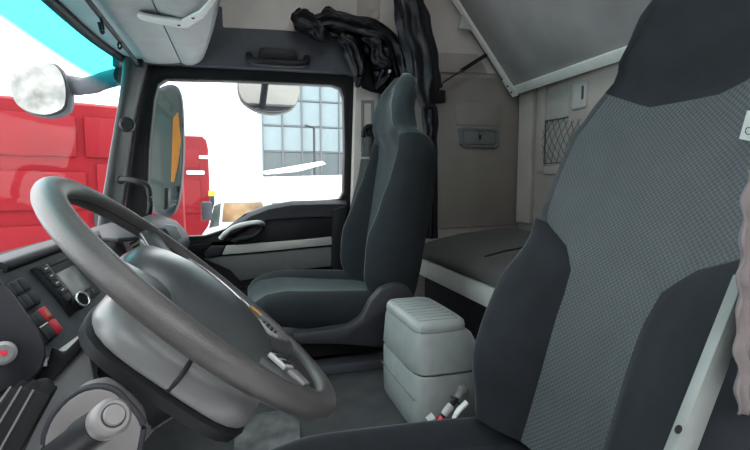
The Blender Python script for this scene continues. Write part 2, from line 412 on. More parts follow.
# ================================================================ overhead locker above windscreen
def edge(y): return -.03 - .11 * max(0, (y - 1.2) / .95) ** 1.4 - .11 * max(0, (1.2 - y) / .95) ** 1.4
oh = thing('overhead_locker', 'light grey overhead locker above the windscreen with a seam', 'locker', (-.25, 1.2, 1.46))
ys = [.2 + 2.0 * j / 20 for j in range(21)]
def strip(name, xa, xb, za, zb, m, nx=6, th=.012):
    rows = []
    for y in ys:
        a, b = xa(y), xb(y)
        top = []; 
        for i in range(nx + 1):
            t = i / nx; top.append(V((a + (b - a) * t, y, za + (zb - za) * t - .012 * math.sin(PI * t))))
        rows.append(top + [p + V((0, 0, th)) for p in reversed(top)])
    return loft(name, rows, m, oh)
strip('front_panel', lambda y: wsx(y, 1.45) + .012, lambda y: -.226, 1.438, 1.436, 'overhead_grey')
strip('rear_panel', lambda y: -.222, lambda y: edge(y), 1.436, 1.445, 'overhead_grey')
rows = []
for y in ys:
    e = edge(y)
    rows.append([V((e, y, 1.445)), V((e + .016, y, 1.46)), V((e + .02, y, 1.52)), V((e + .012, y, 1.75)), V((e - .1, y, 2.11)), V((e - .12, y, 2.11)), V((e - .02, y, 1.74)), V((e - .02, y, 1.475))])
loft('locker_front', rows, 'overhead_grey', oh)
tube('fascia_edge', [V((edge(y) + .02, y, 1.60)) for y in ys], .012, 'white_plastic', oh)
hl = [(139, 14), (160, 18), (182, 21), (200, 12), (216, -6), (220, -4), (204, 18), (188, 28), (180, 28), (160, 25), (141, 20), (137, 17)]
hp = [U(a, b, Z=1.417) for a, b in hl]
br = plate('stay_bracket', hp, (0, 0, .008), 'white_plastic', oh, bevel=.002)
for a, b in ((179, 25), (193, 18)): disc('bracket_screw', U(a, b, Z=1.417), (0, 0, -1), .005, .003, 'dark_plastic', br, n=10, bevel=.001)
disc('bracket_boss', U(184, 26, Z=1.425), (0, 0, 1), .012, .02, 'white_plastic', br, n=12)

# roller blind rod
rb = thing('roller_blind', 'thin black blind rod with hanging clips under the overhead locker', 'blind', (-.4, 1.7, 1.41))
r0, r1 = U(138, 59, Y=2.12), U(98, -4, Y=1.40)
r0.z -= .02; r1.z = r0.z; r1.x = r0.x + .005
tube('rod', [r0, r1], .0075, 'black_plastic', rb)
box('end_bracket', r0 + V((-.015, -.01, -.015)), r0 + V((.02, .02, .02)), 'black_plastic', rb)
cpx = r0.lerp(r1, .78)
tube('clip', catmull([cpx + V((0, 0, .0)), cpx + V((.004, 0, -.02)), cpx + V((.008, 0, -.045)), cpx + V((.002, 0, -.05)), cpx + V((-.004, 0, -.02))], 4), .004, 'black_plastic', rb, n=8)
cpx = r0.lerp(r1, .45)
tube('clip', catmull([cpx, cpx + V((.006, 0, -.02)), cpx + V((0, 0, -.03)), cpx + V((-.005, 0, -.02)), cpx], 4), .0035, 'black_plastic', rb, n=8)

# ================================================================ grab handles
gh = thing('grab_handle', 'black grab handle on the charcoal trim above the passenger window', 'handle', U(278, 58, Y=YP - .02))
pts = [U(249, 55, Y=YP - .012), U(251, 60, Y=YP - .04), U(262, 62, Y=YP - .055), U(278, 63, Y=YP - .058), U(294, 64, Y=YP - .055), U(305, 63, Y=YP - .04), U(307, 58, Y=YP - .012)]
tube('grip', catmull(pts, 5), .017, 'black_plastic', gh, flat=1.0)
plate('mount_plate', [U(*p, Y=YP - .03) for p in ((260, 48), (262, 47), (294, 49), (297, 52), (298, 60), (258, 58))], (0, .025, 0), 'black_plastic', gh, bevel=.005)
gh = thing('grab_handle', 'thin black bent grab handle at the foot of the windscreen pillar', 'handle', U(135, 205, Y=2.14))
pts = [U(120, 180, Y=2.145), U(125, 179, Y=2.11), U(136, 181, Y=2.09), U(145, 184, Y=2.09), U(149, 190, Y=2.09), U(150, 202, Y=2.09), U(150, 209, Y=2.09), U(149, 213, Y=2.10)]
tube('grip', catmull(pts, 6), .012, 'black_plastic', gh)
disc('mount', U(121, 180, Y=2.16), (.2, -1, 0), .018, .025, 'black_plastic', gh)

# ================================================================ dashboard
db = thing('dashboard', 'dark dashboard running under the windscreen with pale passenger top', 'dashboard', (-.45, 1.2, .3))
def face_x(z): return -.393 + (.734 - z) * .59
# body: profile swept along y, rear edge pulled out at passenger side
rows = []
for j in range(65):
    y = .22 + 1.93 * j / 64
    k = max(0, (y - 1.45) / .7); k = k * k * (3 - 2 * k)
    o = .07 * k - .16 * max(0, min(1, (.90 - y) / .06))
    rows.append([V((wsx(y, .7) + .01, y, .705)), V((min(-.52, -.45 + o), y, .742)), V((-.46 + (o * .4 if o > 0 else o * .9), y, .752)), V((-.425 + o, y, .757)), V((-.403 + o, y, .748)), V((-.398 + o, y, .736)),
                 V((face_x(.68) + o, y, .68)), V((face_x(.6) + o, y, .60)), V((-.27 + o, y, .56)), V((-.27 + o, y, .53)), V((-.30 + o, y, .45)), V((-.40 + min(o, 0), y, .3)), V((-.62, y, .26))])
loft('body', rows, 'dark_plastic', db)
def dashp(px, py, lift=0):
    """pixel on the sloping dash face"""
    d = U(px, py, Y=1.0) - EYE
    t = (-.393 + (.734 - EYE.z) * .59) / (d.x + .59 * d.z)
    n = V((1, 0, .59)).normalized()
    return EYE + d * t + n * lift
def dplate(name, pix, lift, th, m, parent=db, bevel=.002):
    n = V((1, 0, .59)).normalized()
    return plate(name, [dashp(a, b, lift) for a, b in pix], -n * th, m, parent, bevel=bevel)
# lip above the centre panel
tube('top_lip', [V((-.408, y, .752)) for y in (.95, 1.1, 1.3, 1.45)], .012, 'black_plastic', db)
e_y = V((0, 1, 0)); dn = V((.59, 0, -1)).normalized(); nn = V((1, 0, .59)).normalized()
RT = dashp(31, 269)                                    # radio top corner
def onface(y, d, lift): return RT + e_y * y + dn * d + nn * lift
def fplate(name, y0, y1, d0, d1, lift, th, m, parent, bevel=.0015):
    return plate(name, [onface(y0, d0, lift), onface(y1, d0, lift), onface(y1, d1, lift), onface(y0, d1, lift)], -nn * th, m, parent, bevel=bevel)
ra = fplate('radio', 0, .20, 0, .118, .008, .02, 'black_plastic', db, .003)
fplate('screen', .056, .165, .03, .092, .0095, .004, 'screen', ra)
fplate('disc_slot', .05, .17, .008, .013, .0095, .004, 'rubber', ra)
fplate('trim_line', .045, .047, .004, .07, .0105, .004, 'satin_silver', ra, .0005)
for i in range(5):
    b = fplate('button', .010, .042, .006 + i * .0175, .021 + i * .0175, .012, .006, 'slate_plastic', ra)
    if i < 4:
        fplate('mark', .019, .032, .011 + i * .0175, .0135 + i * .0175, .0125, .002, 'print_white', b, 0)
kc = onface(.045, .103, .006)
kb = disc('tuning_knob', kc, nn + V((.2, -.5, .1)), .017, .022, 'black_plastic', ra, r2=.0155)
kx = (nn + V((.2, -.5, .1))).normalized(); qq = kx.to_track_quat('Z', 'Y')
tube('knob_ring', [kc + kx * .022 + qq @ V((.015 * math.cos(a), .015 * math.sin(a), 0)) for a in [2 * PI * i / 24 for i in range(25)]], .0028, 'chrome', kb, n=8, cap=False)
for i in range(3): fplate('button', .085 + i * .03, .108 + i * .03, .099, .111, .011, .005, 'slate_plastic', ra)
# switch block left of the radio (two by two rockers), and the red hazard rockers
sb_ = fplate('switch_block', -.128, -.065, .006, .066, .006, .012, 'black_plastic', db, .003)
for i in range(2):
    for j in range(2):
        fplate('rocker', -.125 + j * .03, -.098 + j * .03, .009 + i * .028, .034 + i * .028, .011, .008, 'slate_plastic', sb_, .003)
hz = fplate('hazard_block', -.137, -.075, .070, .131, .006, .012, 'black_plastic', db, .003)
fplate('rocker', -.133, -.107, .074, .099, .012, .008, 'slate_plastic', hz, .003)
fplate('rocker', -.133, -.107, .102, .127, .012, .008, 'slate_plastic', hz, .003)
fplate('rocker_line', -.131, -.109, .0995, .1015, .0125, .006, 'print_white', hz, .0003)
h1 = fplate('red_rocker', -.105, -.078, .073, .099, .013, .009, 'red_button', hz, .003)
fplate('red_rocker', -.105, -.078, .1015, .128, .013, .009, 'red_button', hz, .003)
plate('warning_triangle', [onface(-.0995, .093, .0136), onface(-.0835, .093, .0136), onface(-.0915, .079, .0136)], -nn * .002, 'amber', h1, bevel=0)
# lower silver rim of the centre panel
tube('lower_trim', [dashp(64, 352, .012), dashp(80, 338, .012), dashp(100, 322, .012)], .006, 'slate_plastic', db)
# instrument hood nearer the camera
hood = [(-14, 268), (0, 278), (12, 291), (26, 310), (38, 328), (45, 342), (47, 356), (42, 372), (30, 384), (10, 392), (-14, 398)]
rows = []
cow = V((-.42, 1, -.3)); cow2 = V((-.42, 1, -.55))
for dy, k in ((.0, .90), (.004, .97), (.012, 1.0), (.10, 1.0), (.2, .98)):
    r = [U(a, b, Y=.53) + cow * dy for a, b in grow(hood, k)]
    r += [U(-40, 400, Y=.53) + cow * dy, U(-40, 270, Y=.53) + cow * dy]
    rows.append(r)
ih = loft('instrument_hood', rows, 'slate_plastic', db, auto=50)
rot = disc('light_dial', U(3, 353, Y=.522), (.45, -1, .25), .0115, .010, 'satin_silver', db, n=28, r2=.0105)
dc = U(3, 353, Y=.522); ax = V((.45, -1, .25)).normalized()
disc('dial_face', dc + ax * .0095, ax, .0085, .002, 'grey_plastic', rot, n=24, bevel=.0005)
box('dial_mark', dc + ax * .0118 + V((-.003, -.0005, -.002)), dc + ax * .0118 + V((.003, .0005, .003)), 'red_button', rot, bevel=0)
# small pictogram strip below the hood
for i in range(4):
    p = U(31 + i * 4.6, 371 - i * 2.6, Y=.545)
    box('indicator', p + V((-.0018, -.0015, -.003)), p + V((.0018, .0015, .003)), 'print_white', db, bevel=0)
plate('hood_ledge', [U(a, b, Y=.55) for a, b in ((-20, 412), (20, 385), (48, 362), (52, 345), (64, 352), (86, 330), (86, 345), (50, 384), (10, 415), (-20, 430))], cow2 * .16, 'black_plastic', db, bevel=.003)
plate('knee_panel', [U(a, b, Y=.56) for a, b in ((-20, 428), (10, 412), (50, 382), (88, 340), (100, 400), (60, 470), (-20, 520))], cow2 * .16, 'grey_plastic', db, bevel=.006)
# air vent at the lower left, three thick vanes
av = thing('air_vent', 'black air vent with thick slanted vanes below the instrument hood', 'vent', U(20, 440, Y=.5))
plate('vent_frame', [U(a, b, Y=.5) for a, b in ((-30, 432), (8, 405), (28, 388), (38, 386), (47, 392), (44, 402), (12, 470), (-30, 480))], (0, .025, 0), 'slate_plastic', av, bevel=.004)
for a0, b0, a1, b1 in ((20, 391, -16, 440), (31, 390, -4, 448), (43, 393, 8, 456)):
    p, q = U(a0, b0, Y=.478), U(a1, b1, Y=.478)
    t = (q - p).normalized(); s = V((0, 1, 0)).cross(t) * .0068
    plate('vane', [p + s, p - s, q - s, q + s], (0, .021, 0), 'rubber', av, bevel=.002)
    tube('vane_edge', [p + s * 1.25, q + s * 1.25], .001, 'grey_plastic', av, n=6)
# far passenger part of the dash, seen through the wheel
plate('passenger_top', [U(a, b, Z=.765) for a, b in ((98, 228), (122, 226), (140, 231), (140, 236), (118, 238), (102, 237))], (0, 0, -.012), 'slate_plastic', db, bevel=.003)
plate('passenger_panel', [U(a, b, Y=1.62) for a, b in ((112, 241), (128, 236), (140, 262), (128, 275), (118, 268))], (.0, .05, 0), 'pale_grey', db, bevel=.004)
vt = plate('side_vent', [U(a, b, Y=1.605) for a, b in ((122, 241), (136, 236), (148, 248), (138, 262), (130, 258))], (.0, .04, 0), 'white_plastic', db, bevel=.003)
for i in range(4):
    p = U(129.5 + i * 3.2, 243.5 + i * 3.6, Y=1.598); q = U(136.5 + i * 2.6, 239.8 + i * 3.6, Y=1.598)
    plate('vent_vane', [p, q, q + V((0, 0, -.006)), p + V((0, 0, -.006))], (0, .01, 0), 'rubber', vt, bevel=.0005)
# end of the dash by the passenger door
rows = []
for i, y in enumerate((1.78, 1.8, 1.85, 2.08, 2.13, 2.145)):
    k = (.85, .95, 1, 1, .95, .85)[i]
    prof = grow([(146, 216), (158, 217), (172, 222), (184, 234), (188, 246), (180, 262), (160, 268), (146, 250)], k)
    rows.append([U(a, b, Y=2.0) * 1 + V((0, y - 2.0, 0)) for a, b in prof])
loft('dash_end', rows, 'slate_plastic', db)
plate('end_vent', [U(a, b, Y=1.79) for a, b in ((164, 224), (176, 226), (182, 238), (172, 240))], (0, .02, 0), 'grey_plastic', db, bevel=.003)

# ================================================================ steering column
AX = math.radians(42.5); PH = math.radians(3.5)
WC = V((-.051, .668, .743)); WN = V((math.sin(AX) * math.cos(PH), math.sin(PH), math.cos(AX) * math.cos(PH)))
e1 = V((-WN.z, 0, WN.x)).normalized()
ey = WN.cross(e1)
sc = thing('steering_column', 'grey rounded steering column shroud below the wheel', 'steering column', WC - WN * .40)
def colring(d, rx, ry, cx=0, n=48, sq=4, cy=.03):
    r = []
    for j in range(n):
        a = 2 * PI * j / n; ca, sa = math.cos(a), math.sin(a)
        k = (abs(ca) ** sq + abs(sa) ** sq) ** (-1 / sq)
        r.append(WC - WN * d + e1 * (k * ca * rx + cx) + ey * (k * sa * ry + cy * min(1, max(0, (.11 - d) / .01))))
    return r
loft('shroud', [colring(d, a, b, c) for d, a, b, c in ((.02, .07, .08, -.018), (.024, .095, .112, -.018), (.033, .107, .135, -.019), (.048, .113, .145, -.02), (.064, .112, .146, -.02), (.068, .109, .143, -.02))], 'shroud_grey', sc)
loft('lower_shell', [colring(d, a, b, c) for d, a, b, c in ((.069, .11, .144, -.02), (.073, .114, .148, -.02), (.085, .111, .145, -.02), (.094, .095, .115, -.018), (.106, .07, .07, -.01), (.2, .055, .052, 0), (.42, .05, .05, 0))], 'black_plastic', sc)
loft('neck_cover', [colring(d, a, b, c, sq=4) for d, a, b, c in ((.108, .06, .062, .01), (.13, .075, .07, .01), (.22, .085, .085, .02), (.33, .1, .1, .03))], 'grey_plastic', sc)
tube('shroud_seam', catmull([colring(d, a, b, c)[12] for d, a, b, c in ((.068, .1095, .1435, -.02), (.048, .1135, .1455, -.02), (.033, .1075, .1355, -.019), (.024, .0955, .1125, -.018))], 5), .0026, 'black_plastic', sc, n=8)
# stalk and its surround towards the camera
st_t = thing('control_stalk', 'thick black column stalk with a pale grey end button', 'stalk', U(80, 440, Y=.46))
plt_ = [(44, 462), (43, 440), (50, 421), (64, 403), (80, 392), (98, 388), (114, 392), (126, 404), (138, 418), (142, 430), (136, 462)]
pl0 = [U(a, b, Y=.47) for a, b in plt_]
plate('surround', pl0, (0, .03, 0), 'pale_grey', st_t, bevel=.004)
tube('surround_rim', [p + V((0, .004, 0)) for p in catmull(pl0, 4)], .0035, 'slate_plastic', st_t, n=8)
tip = U(113, 416, Y=.385); bas = U(58, 456, Y=.46)
dv = (tip - bas)
tube('stalk_body', [bas, bas + dv * .25, bas + dv * .5, bas + dv * .52, bas + dv * .86], [.0145, .0145, .0145, .0157, .0143], 'black_plastic', st_t, n=28)
cdir = (EYE - tip).normalized() * .75 + dv.normalized() * .4; cdir.normalize()
disc('end_cap', bas + dv * .86, dv, .0148, dv.length * .15, 'pale_grey', st_t, n=32, bevel=.003)
disc('end_ring', bas + dv * .995, dv, .0093, .003, 'slate_plastic', st_t, n=28, bevel=.0008)
disc('end_button', bas + dv * .998, dv, .0082, .0045, 'pale_grey', st_t, n=28, bevel=.001)

# ================================================================ steering wheel
sw = thing('steering_wheel', 'worn dark leather steering wheel with padded hub', 'steering wheel', WC)
ex, ey, ez = e1, WN.cross(e1), WN
def WL(x, y, z): return WC + ex * x + ey * y + ez * z
R = .224
rim = []
NR = 96
vs = []; fs = []
for i in range(NR):
    a = 2 * PI * i / NR
    for j in range(18):
        b = 2 * PI * j / 18
        rr = .0163 + .001 * math.cos(2 * b)
        vs.append(WL((R + rr * math.cos(b)) * math.cos(a), (R + rr * math.cos(b)) * math.sin(a), rr * math.sin(b)))
for i in range(NR):
    for j in range(18):
        fs.append((i * 18 + j, i * 18 + (j + 1) % 18, ((i + 1) % NR) * 18 + (j + 1) % 18, ((i + 1) % NR) * 18 + j))
build('rim', vs, fs, 'rim_leather', sw)
tube('rim_stitching', [WL((R - .0172) * math.cos(a), (R - .0172) * math.sin(a), 0) for a in [2 * PI * i / 72 for i in range(73)]], .0012, 'slate_plastic', sw, n=6, cap=False)
# hub pad
def hubring(s, z, n=48):
    r = []
    for j in range(n):
        a = 2 * PI * j / n; ca, sa = math.cos(a), math.sin(a)
        k = (abs(ca) ** 3 + abs(sa) ** 3) ** (-1 / 3)
        r.append(WL(k * ca * .122 * s - .008, k * sa * .140 * s, z - .05 * (k * sa * s) ** 2 * .35))
    return r
loft('hub_pad', [hubring(s, z) for s, z in ((.9, -.04), (1, -.028), (1.0, -.014), (.965, -.002), (.88, .009), (.7, .018), (.45, .025), (.2, .028), (.03, .0285))], 'hub_plastic', sw, auto=60)
# chrome bow on the pad, with a brown badge at its end
def hubz(s): return .04 - .02 * s * s
bow = [WL(-.008 + .122 * x, .140 * y, z) for x, y, z in ((.45, -.42, .021), (.22, -.48, .0235), (-.05, -.5, .0235), (-.32, -.47, .0225), (-.52, -.38, .0215))]
tube('chrome_bow', catmull(bow, 6), .004, 'chrome', sw, flat=.6)
pb = bow[-1]
tube('badge', [pb + ez * .001, pb - ex * .022 + ez * .0005], .005, 'brown_goods', sw, flat=.5, n=8)
for sgn in (-1, 1):
    for ang, wdt in ((58, .03), (146, .036)):
        a = math.radians(ang) * sgn
        p = []
        for t in (0, .3, .6, .85, 1.0):
            rr = .075 + (R - .077) * t
            p.append(WL(rr * math.cos(a) - .012 * (1 - t), rr * math.sin(a), -.014 + .012 * t))
        tube('spoke', catmull(p, 3), [wdt * (1.15 - .35 * i / 12) * (1 if i < 9 else 1 + .12 * (i - 9)) for i in range(13)], 'hub_plastic', sw, n=14, flat=.38, upv=tuple(ez))
    a = math.radians(146) * sgn
    for t, ww, m_, nm in ((.150, .022, 'satin_silver', 'button_panel'), (.182, .016, 'pale_grey', 'button_panel')):
        c = WL(t * math.cos(a), t * math.sin(a), .004)
        rd = (ex * math.cos(a) + ey * math.sin(a)); td = rd.cross(ez)
        pn = plate(nm, [c - rd * .014 - td * ww, c + rd * .014 - td * ww * .8, c + rd * .014 + td * ww * .8, c - rd * .014 + td * ww], ez * .007, m_, sw, bevel=.002)
        if m_ == 'satin_silver':
            for i in range(3):
                for j in range(2):
                    cc = c + td * (i - 1) * .011 + rd * (j - .5) * .012 + ez * .006
                    box('button', cc + V((-.0035, -.0035, -.002)), cc + V((.0035, .0035, .003)), 'rubber', pn, bevel=.001)

# ================================================================ seats
def seat_pad(root, pre, yc, P0, P1, nf, w_, s_, b_, t_, off_, hh, mats, NRW=46, cut=2, nb=1, far=[(0, 1)]):
    """lofted pad: rows along P0->P1 (x,z), cross-section along y; nf = outward normal (x,z)"""
    P0 = V((P0[0], 0, P0[1])); P1 = V((P1[0], 0, P1[1])); nf = V((nf[0], 0, nf[1])).normalized(); Ln = (P1 - P0).length
    pan, uvp, bl, brr, bk, hd_ = [], [], [], [], [], []
    hs = sorted(set([i / (NRW - 1) for i in range(NRW)] + ([hh] if hh < 1 else [])))
    for h in hs:
        w, s, b, t, of = interp(w_, h), interp(s_, h), interp(b_, h), interp(t_, h), interp(off_, h)
        s = min(s, w - .012)
        c = P0 + (P1 - P0) * h + nf * of
        tg_ = (P1 - P0).normalized(); fall = max(0, 1 - abs(h - hh) / .14) if hh < 1 else 0
        def Q(y, d):
            sh = .055 * max(0, abs(y) / w - .36) / .64 * fall
            return V((c.x + nf.x * d + tg_.x * sh, yc + y, c.z + nf.z * d + tg_.z * sh))
        cols = [Q(s * (k / 8), .010 * (k / 8) ** 2 - .004) for k in range(-8, 9)]
        d0 = .006
        def side(sg, b=b, w=w):
            if sg < 0: b = b * nb
            else: w = w * interp(far, h)
            ctl = [V((s, d0, 0)), V((s + .2 * (w - s), d0 + (b - d0) * .62, 0)), V((s + .55 * (w - s), b, 0)), V((w - .004, b * .45 - t * .12, 0)), V((w - .002, -t * .55, 0)), V((w - .03, -t, 0))]
            return [Q(p.x * sg, p.y) for p in catmull(ctl, 4)]
        rs, ls = side(1), side(-1)
        wb = w - .03
        back = [Q(wb * (1 - k / 4), -t - .02 * math.sin(PI * k / 8)) for k in range(0, 9)]
        if h <= hh + 1e-6:
            pan.append(cols); uvp.append([(s * k / 8, h * Ln) for k in range(-8, 9)])
            brr.append(rs); bl.append(ls); bk.append(back)
        if h >= hh - 1e-6 and hh < 1:
            hd_.append(cols[1:-1] + rs + back[1:-1] + list(reversed(ls)))
    loft(pre + 'panel', pan, mats[0], root, closed=False, caps=False, uv=uvp, auto=60)
    k0 = sum(1 for h in hs if h <= cut)
    for side_ in (brr, bl):
        loft('bolster', side_[:k0], mats[1], root, closed=False, caps=False, auto=70)
        if k0 < len(side_):
            sub = side_[k0 - 1:]
            uvs = [[(.24 + .008 * c_, hs[k0 - 1 + r_] * Ln) for c_ in range(len(sub[0]))] for r_ in range(len(sub))]
            loft('shoulder_side', sub, mats[0], root, closed=False, caps=False, uv=uvs, auto=70)
    loft(pre + 'shell', bk, mats[2], root, closed=False, caps=False, auto=70)
    # end caps
    def capd(i, nm, m):
        ring = pan[i] + brr[i][1:] + bk[i][1:-1] + list(reversed(bl[i]))[:-1]
        build(nm, ring, [tuple(range(len(ring)))], m, root, True)
    capd(0, pre + 'end', mats[1])
    if hh < 1: loft('headrest', hd_, mats[4] if len(mats) > 4 else mats[1], root, closed=True, caps=True, auto=60)
    else: capd(-1, pre + 'end', mats[1])

DRIVER = dict(
    w=[(0, .24), (.1, .275), (.2, .285), (.32, .277), (.44, .27), (.54, .28), (.60, .276), (.64, .238), (.665, .208), (.69, .182), (.72, .163), (.78, .157), (.84, .15), (.91, .125), (.97, .085), (1, .05)],
    s=[(0, .095), (.15, .095), (.28, .098), (.335, .108), (.37, .14), (.43, .256), (.54, .266), (.60, .26), (.64, .222), (.665, .19), (.8, .12), (1, .035)],
    b=[(0, .07), (.12, .11), (.28, .095), (.38, .05), (.46, .014), (.6, .012), (.67, .012), (.8, .012), (1, .006)],
    t=[(0, .07), (.3, .09), (.6, .085), (.75, .08), (.9, .075), (.97, .05), (1, .03)], cut=.435, nb=.42, far=[(0, 1)])
PASSENGER = dict(
    w=[(0, .22), (.1, .255), (.2, .265), (.4, .255), (.55, .238), (.63, .222), (.68, .185), (.72, .152), (.8, .145), (.9, .135), (.96, .118), (.985, .095), (1, .06)],
    s=[(0, .12), (.15, .125), (.3, .13), (.45, .14), (.58, .15), (.65, .14), (.8, .1), (1, .04)],
    b=[(0, .07), (.12, .105), (.28, .10), (.42, .075), (.55, .05), (.63, .035), (.69, .015), (.8, .012), (1, .004)],
    t=[(0, .08), (.3, .11), (.6, .115), (.75, .09), (.9, .08), (.97, .06), (1, .035)], cut=2, nb=1, far=[(0, 1), (.2, 1), (.4, .9), (.6, .88), (.7, 1), (1, 1)])
def make_seat(root, yc, B0, B1, cz, cx0, cx1, mats, T):
    t = V((B1[0] - B0[0], 0, B1[1] - B0[1])).normalized(); nf = (-t.z, t.x)
    seat_pad(root, 'backrest_', yc, B0, B1, nf, T['w'], T['s'], T['b'], T['t'],
             [(0, .0), (.25, .015), (.45, .0), (.62, -.012), (.68, -.004), (.74, .022), (.85, .03), (.93, .015), (1, -.02)], .665, mats, cut=T['cut'], nb=T['nb'], far=T['far'])
    seat_pad(root, 'cushion_', yc, (cx0, cz), (cx1, cz - .03), (0, 1),
             [(0, .215), (.06, .235), (.3, .262), (.7, .262), (1, .24)],
             [(0, .13), (.5, .15), (1, .14)],
             [(0, .01), (.2, .022), (.6, .035), (1, .04)],
             [(0, .06), (.06, .09), (.2, .10), (1, .10)],
             [(0, -.05), (.04, -.022), (.1, -.004), (.25, .006), (.6, -.004), (1, -.01)], 1.0, (mats[3], mats[1], mats[2]), NRW=30)

# ---- driver seat
ds = thing('driver_seat', 'driver seat with dark velour headrest and woven grey back panel', 'seat', (.3, .71, 0))
make_seat(ds, .68, (.562, .36), (.954, 1.42), .357, -.045, .66, ('weave', 'velour_dark', 'black_plastic', 'velour_dark'), DRIVER)
box('seat_base', (.1, .5, .0), (.54, .92, .23), 'black_plastic', ds, bevel=.02)
f0, f1 = U(668, 470, Y=.378), U(745, 276, Y=.378)
fd = (f1 - f0).normalized(); fs_ = V((fd.z, 0, -fd.x))
fr_ = plate('side_frame', [f0, f1, f1 + fs_ * .030, f0 + fs_ * .036], (0, .014, 0), 'frame_grey', ds, bevel=.002)
disc('frame_hole', U(677.5, 429, Y=.3775), (0, -1, 0), .0053, .002, 'rubber', fr_, n=16, bevel=.0004)
tg = plate('paper_tag', [U(a, b, X=.775) for a, b in ((748, 111), (740, 139), (753, 142), (764, 114))], (-.002, 0, .001), 'paper', ds, bevel=0)
tube('tag_mark', [U(748.5 + 3.2 * math.cos(a), 131 + 3.6 * math.sin(a), X=.772) for a in [2 * PI * i / 16 for i in range(17)]], .0007, 'slate_plastic', tg, n=5, cap=False)
# ---- passenger seat
ps = thing('passenger_seat', 'upright blue-grey velour passenger seat beside the far door', 'seat', (.3, 1.74, .25))
make_seat(ps, 1.735, (.53, .45), (.612, 1.335), .515, .03, .55, ('velour_teal_lit', 'velour_blue', 'black_plastic', 'velour_teal_lit', 'velour_teal_lit'), PASSENGER)
box('seat_skirt', (.08, 1.50, .36), (.52, 1.97, .425), 'dark_plastic', ps, bevel=.012)
box('suspension', (.12, 1.54, .29), (.50, 1.93, .365), 'rubber', ps, bevel=.01)
box('floor_rail', (.05, 1.47, .25), (.56, 1.54, .285), 'dark_plastic', ps, bevel=.006)
box('floor_rail', (.05, 1.90, .25), (.56, 1.96, .285), 'slate_plastic', ps, bevel=.006)
hc = [(292, 334), (320, 331), (350, 326), (362, 318), (372, 300), (382, 289), (394, 284), (407, 285), (414, 294), (414, 340), (400, 350), (340, 345), (292, 345)]
plate('hinge_cover', [U(a, b, Y=1.43) for a, b in hc], (0, .05, 0), 'slate_plastic', ps, bevel=.012)
box('belt_buckle', U(358, 302, Y=1.55), U(370, 295, Y=1.55) + V((0, .03, 0)), 'red_button', ps, bevel=.004)
disc('recline_knob', U(350, 328, Y=1.50), (0, -1, 0), .012, .02, 'slate_plastic', ps)

# ================================================================ centre console box
cb = thing('storage_bin', 'tall grey plastic storage box between the two seats', 'storage box', (.50, 1.16, .25))
xc0, xc1, yc0, yc1 = .425, .63, 1.03, 1.345
def bz(z): return max(.25, .885 - (.9 - z) * 1.165)
def cring(z, kx, ky, sh=0, n=36):
    r = []; cx, cy = (xc0 + xc1) / 2, (yc0 + yc1) / 2
    for j in range(n):
        a = 2 * PI * j / n; ca, sa = math.cos(a), math.sin(a)
        k = (abs(ca) ** 7 + abs(sa) ** 7) ** (-1 / 7)
        r.append(V((cx + sh + k * ca * (xc1 - xc0) / 2 * kx, cy + k * sa * (yc1 - yc0) / 2 * ky, bz(z))))
    return r
loft('lower_body', [cring(z, a, b, c) for z, a, b, c in ((.343, .9, .9, 0), (.35, .95, .95, 0), (.36, .99, .98, 0), (.40, 1.0, 1.0, 0), (.484, 1.0, 1.0, 0), (.487, .98, .985, 0))], 'bin_grey', cb)
loft('upper_body', [cring(z, a, b, c) for z, a, b, c in ((.491, .99, .99, 0), (.494, 1.01, 1.01, 0), (.53, .97, .97, -.002), (.57, .85, .92, -.012), (.582, .74, .89, -.02))], 'bin_grey', cb)
loft('lid', [cring(z, a, b, c) for z, a, b, c in ((.583, .74, .88, -.02), (.59, .76, .89, -.02), (.600, .74, .87, -.02), (.606, .66, .82, -.02))], 'bin_grey', cb)
for k in range(9):
    y = 1.072 + k * .0275
    box('lid_ridge', (.448, y, bz(.602)), (.562, y + .009, bz(.6085)), 'bin_grey', cb, bevel=.002)
plate('seam', [V((xc0 - .001, yc0 + .02, bz(.434))), V((xc0 - .001, yc1 - .02, bz(.434))), V((xc0 - .001, yc1 - .02, bz(.431))), V((xc0 - .001, yc0 + .02, bz(.431)))], (.004, 0, 0), 'pale_grey', cb, bevel=0)

# belt buckle and levers between driver seat and storage box
bb = thing('belt_buckle', 'driver belt buckle with red button beside the seat cushion', 'belt buckle', U(435, 424, Y=.995))
bc = U(438, 416, Y=.995)
tube('stem', [U(437, 436, Y=.995), U(441, 420, Y=.995)], .012, 'black_plastic', bb, flat=.6)
tube('buckle_body', [U(428, 421, Y=.995), U(434, 416, Y=.995)], .014, 'satin_silver', bb, flat=.6)
tube('red_button', [U(438, 422, Y=.995), U(442, 417, Y=.995)], .0095, 'red_button', bb, flat=.7)
hb_ = thing('brake_lever', 'grey lever with a rounded silver knob beside the driver seat', 'lever', U(440, 425, Y=1.005))
q0, q1, q2, q3 = U(441, 418, Y=1.005), U(452, 404, Y=1.005), U(458, 397, Y=1.005), U(464, 389, Y=1.005)
tube('shaft', [q0, q2], .006, 'black_plastic', hb_)
tube('sleeve', [q0.lerp(q1, .25), q0.lerp(q1, .95)], .0105, 'satin_silver', hb_)
tube('collar', [q0.lerp(q2, .82), q0.lerp(q2, .86)], .017, 'black_plastic', hb_)
tube('knob', catmull([q2 - (q3 - q2) * .1, q2.lerp(q3, .3), q2.lerp(q3, .7), q3, q3 + (q3 - q2) * .4], 3), [.011, .011, .011, .011, .011, .0125, .014, .015, .016, .0155, .013, .009, .003], 'pale_grey', hb_, n=16)
sl_ = thing('seat_lever', 'curved pale adjusting lever at the foot of the driver backrest', 'lever', U(455, 425, Y=.985))
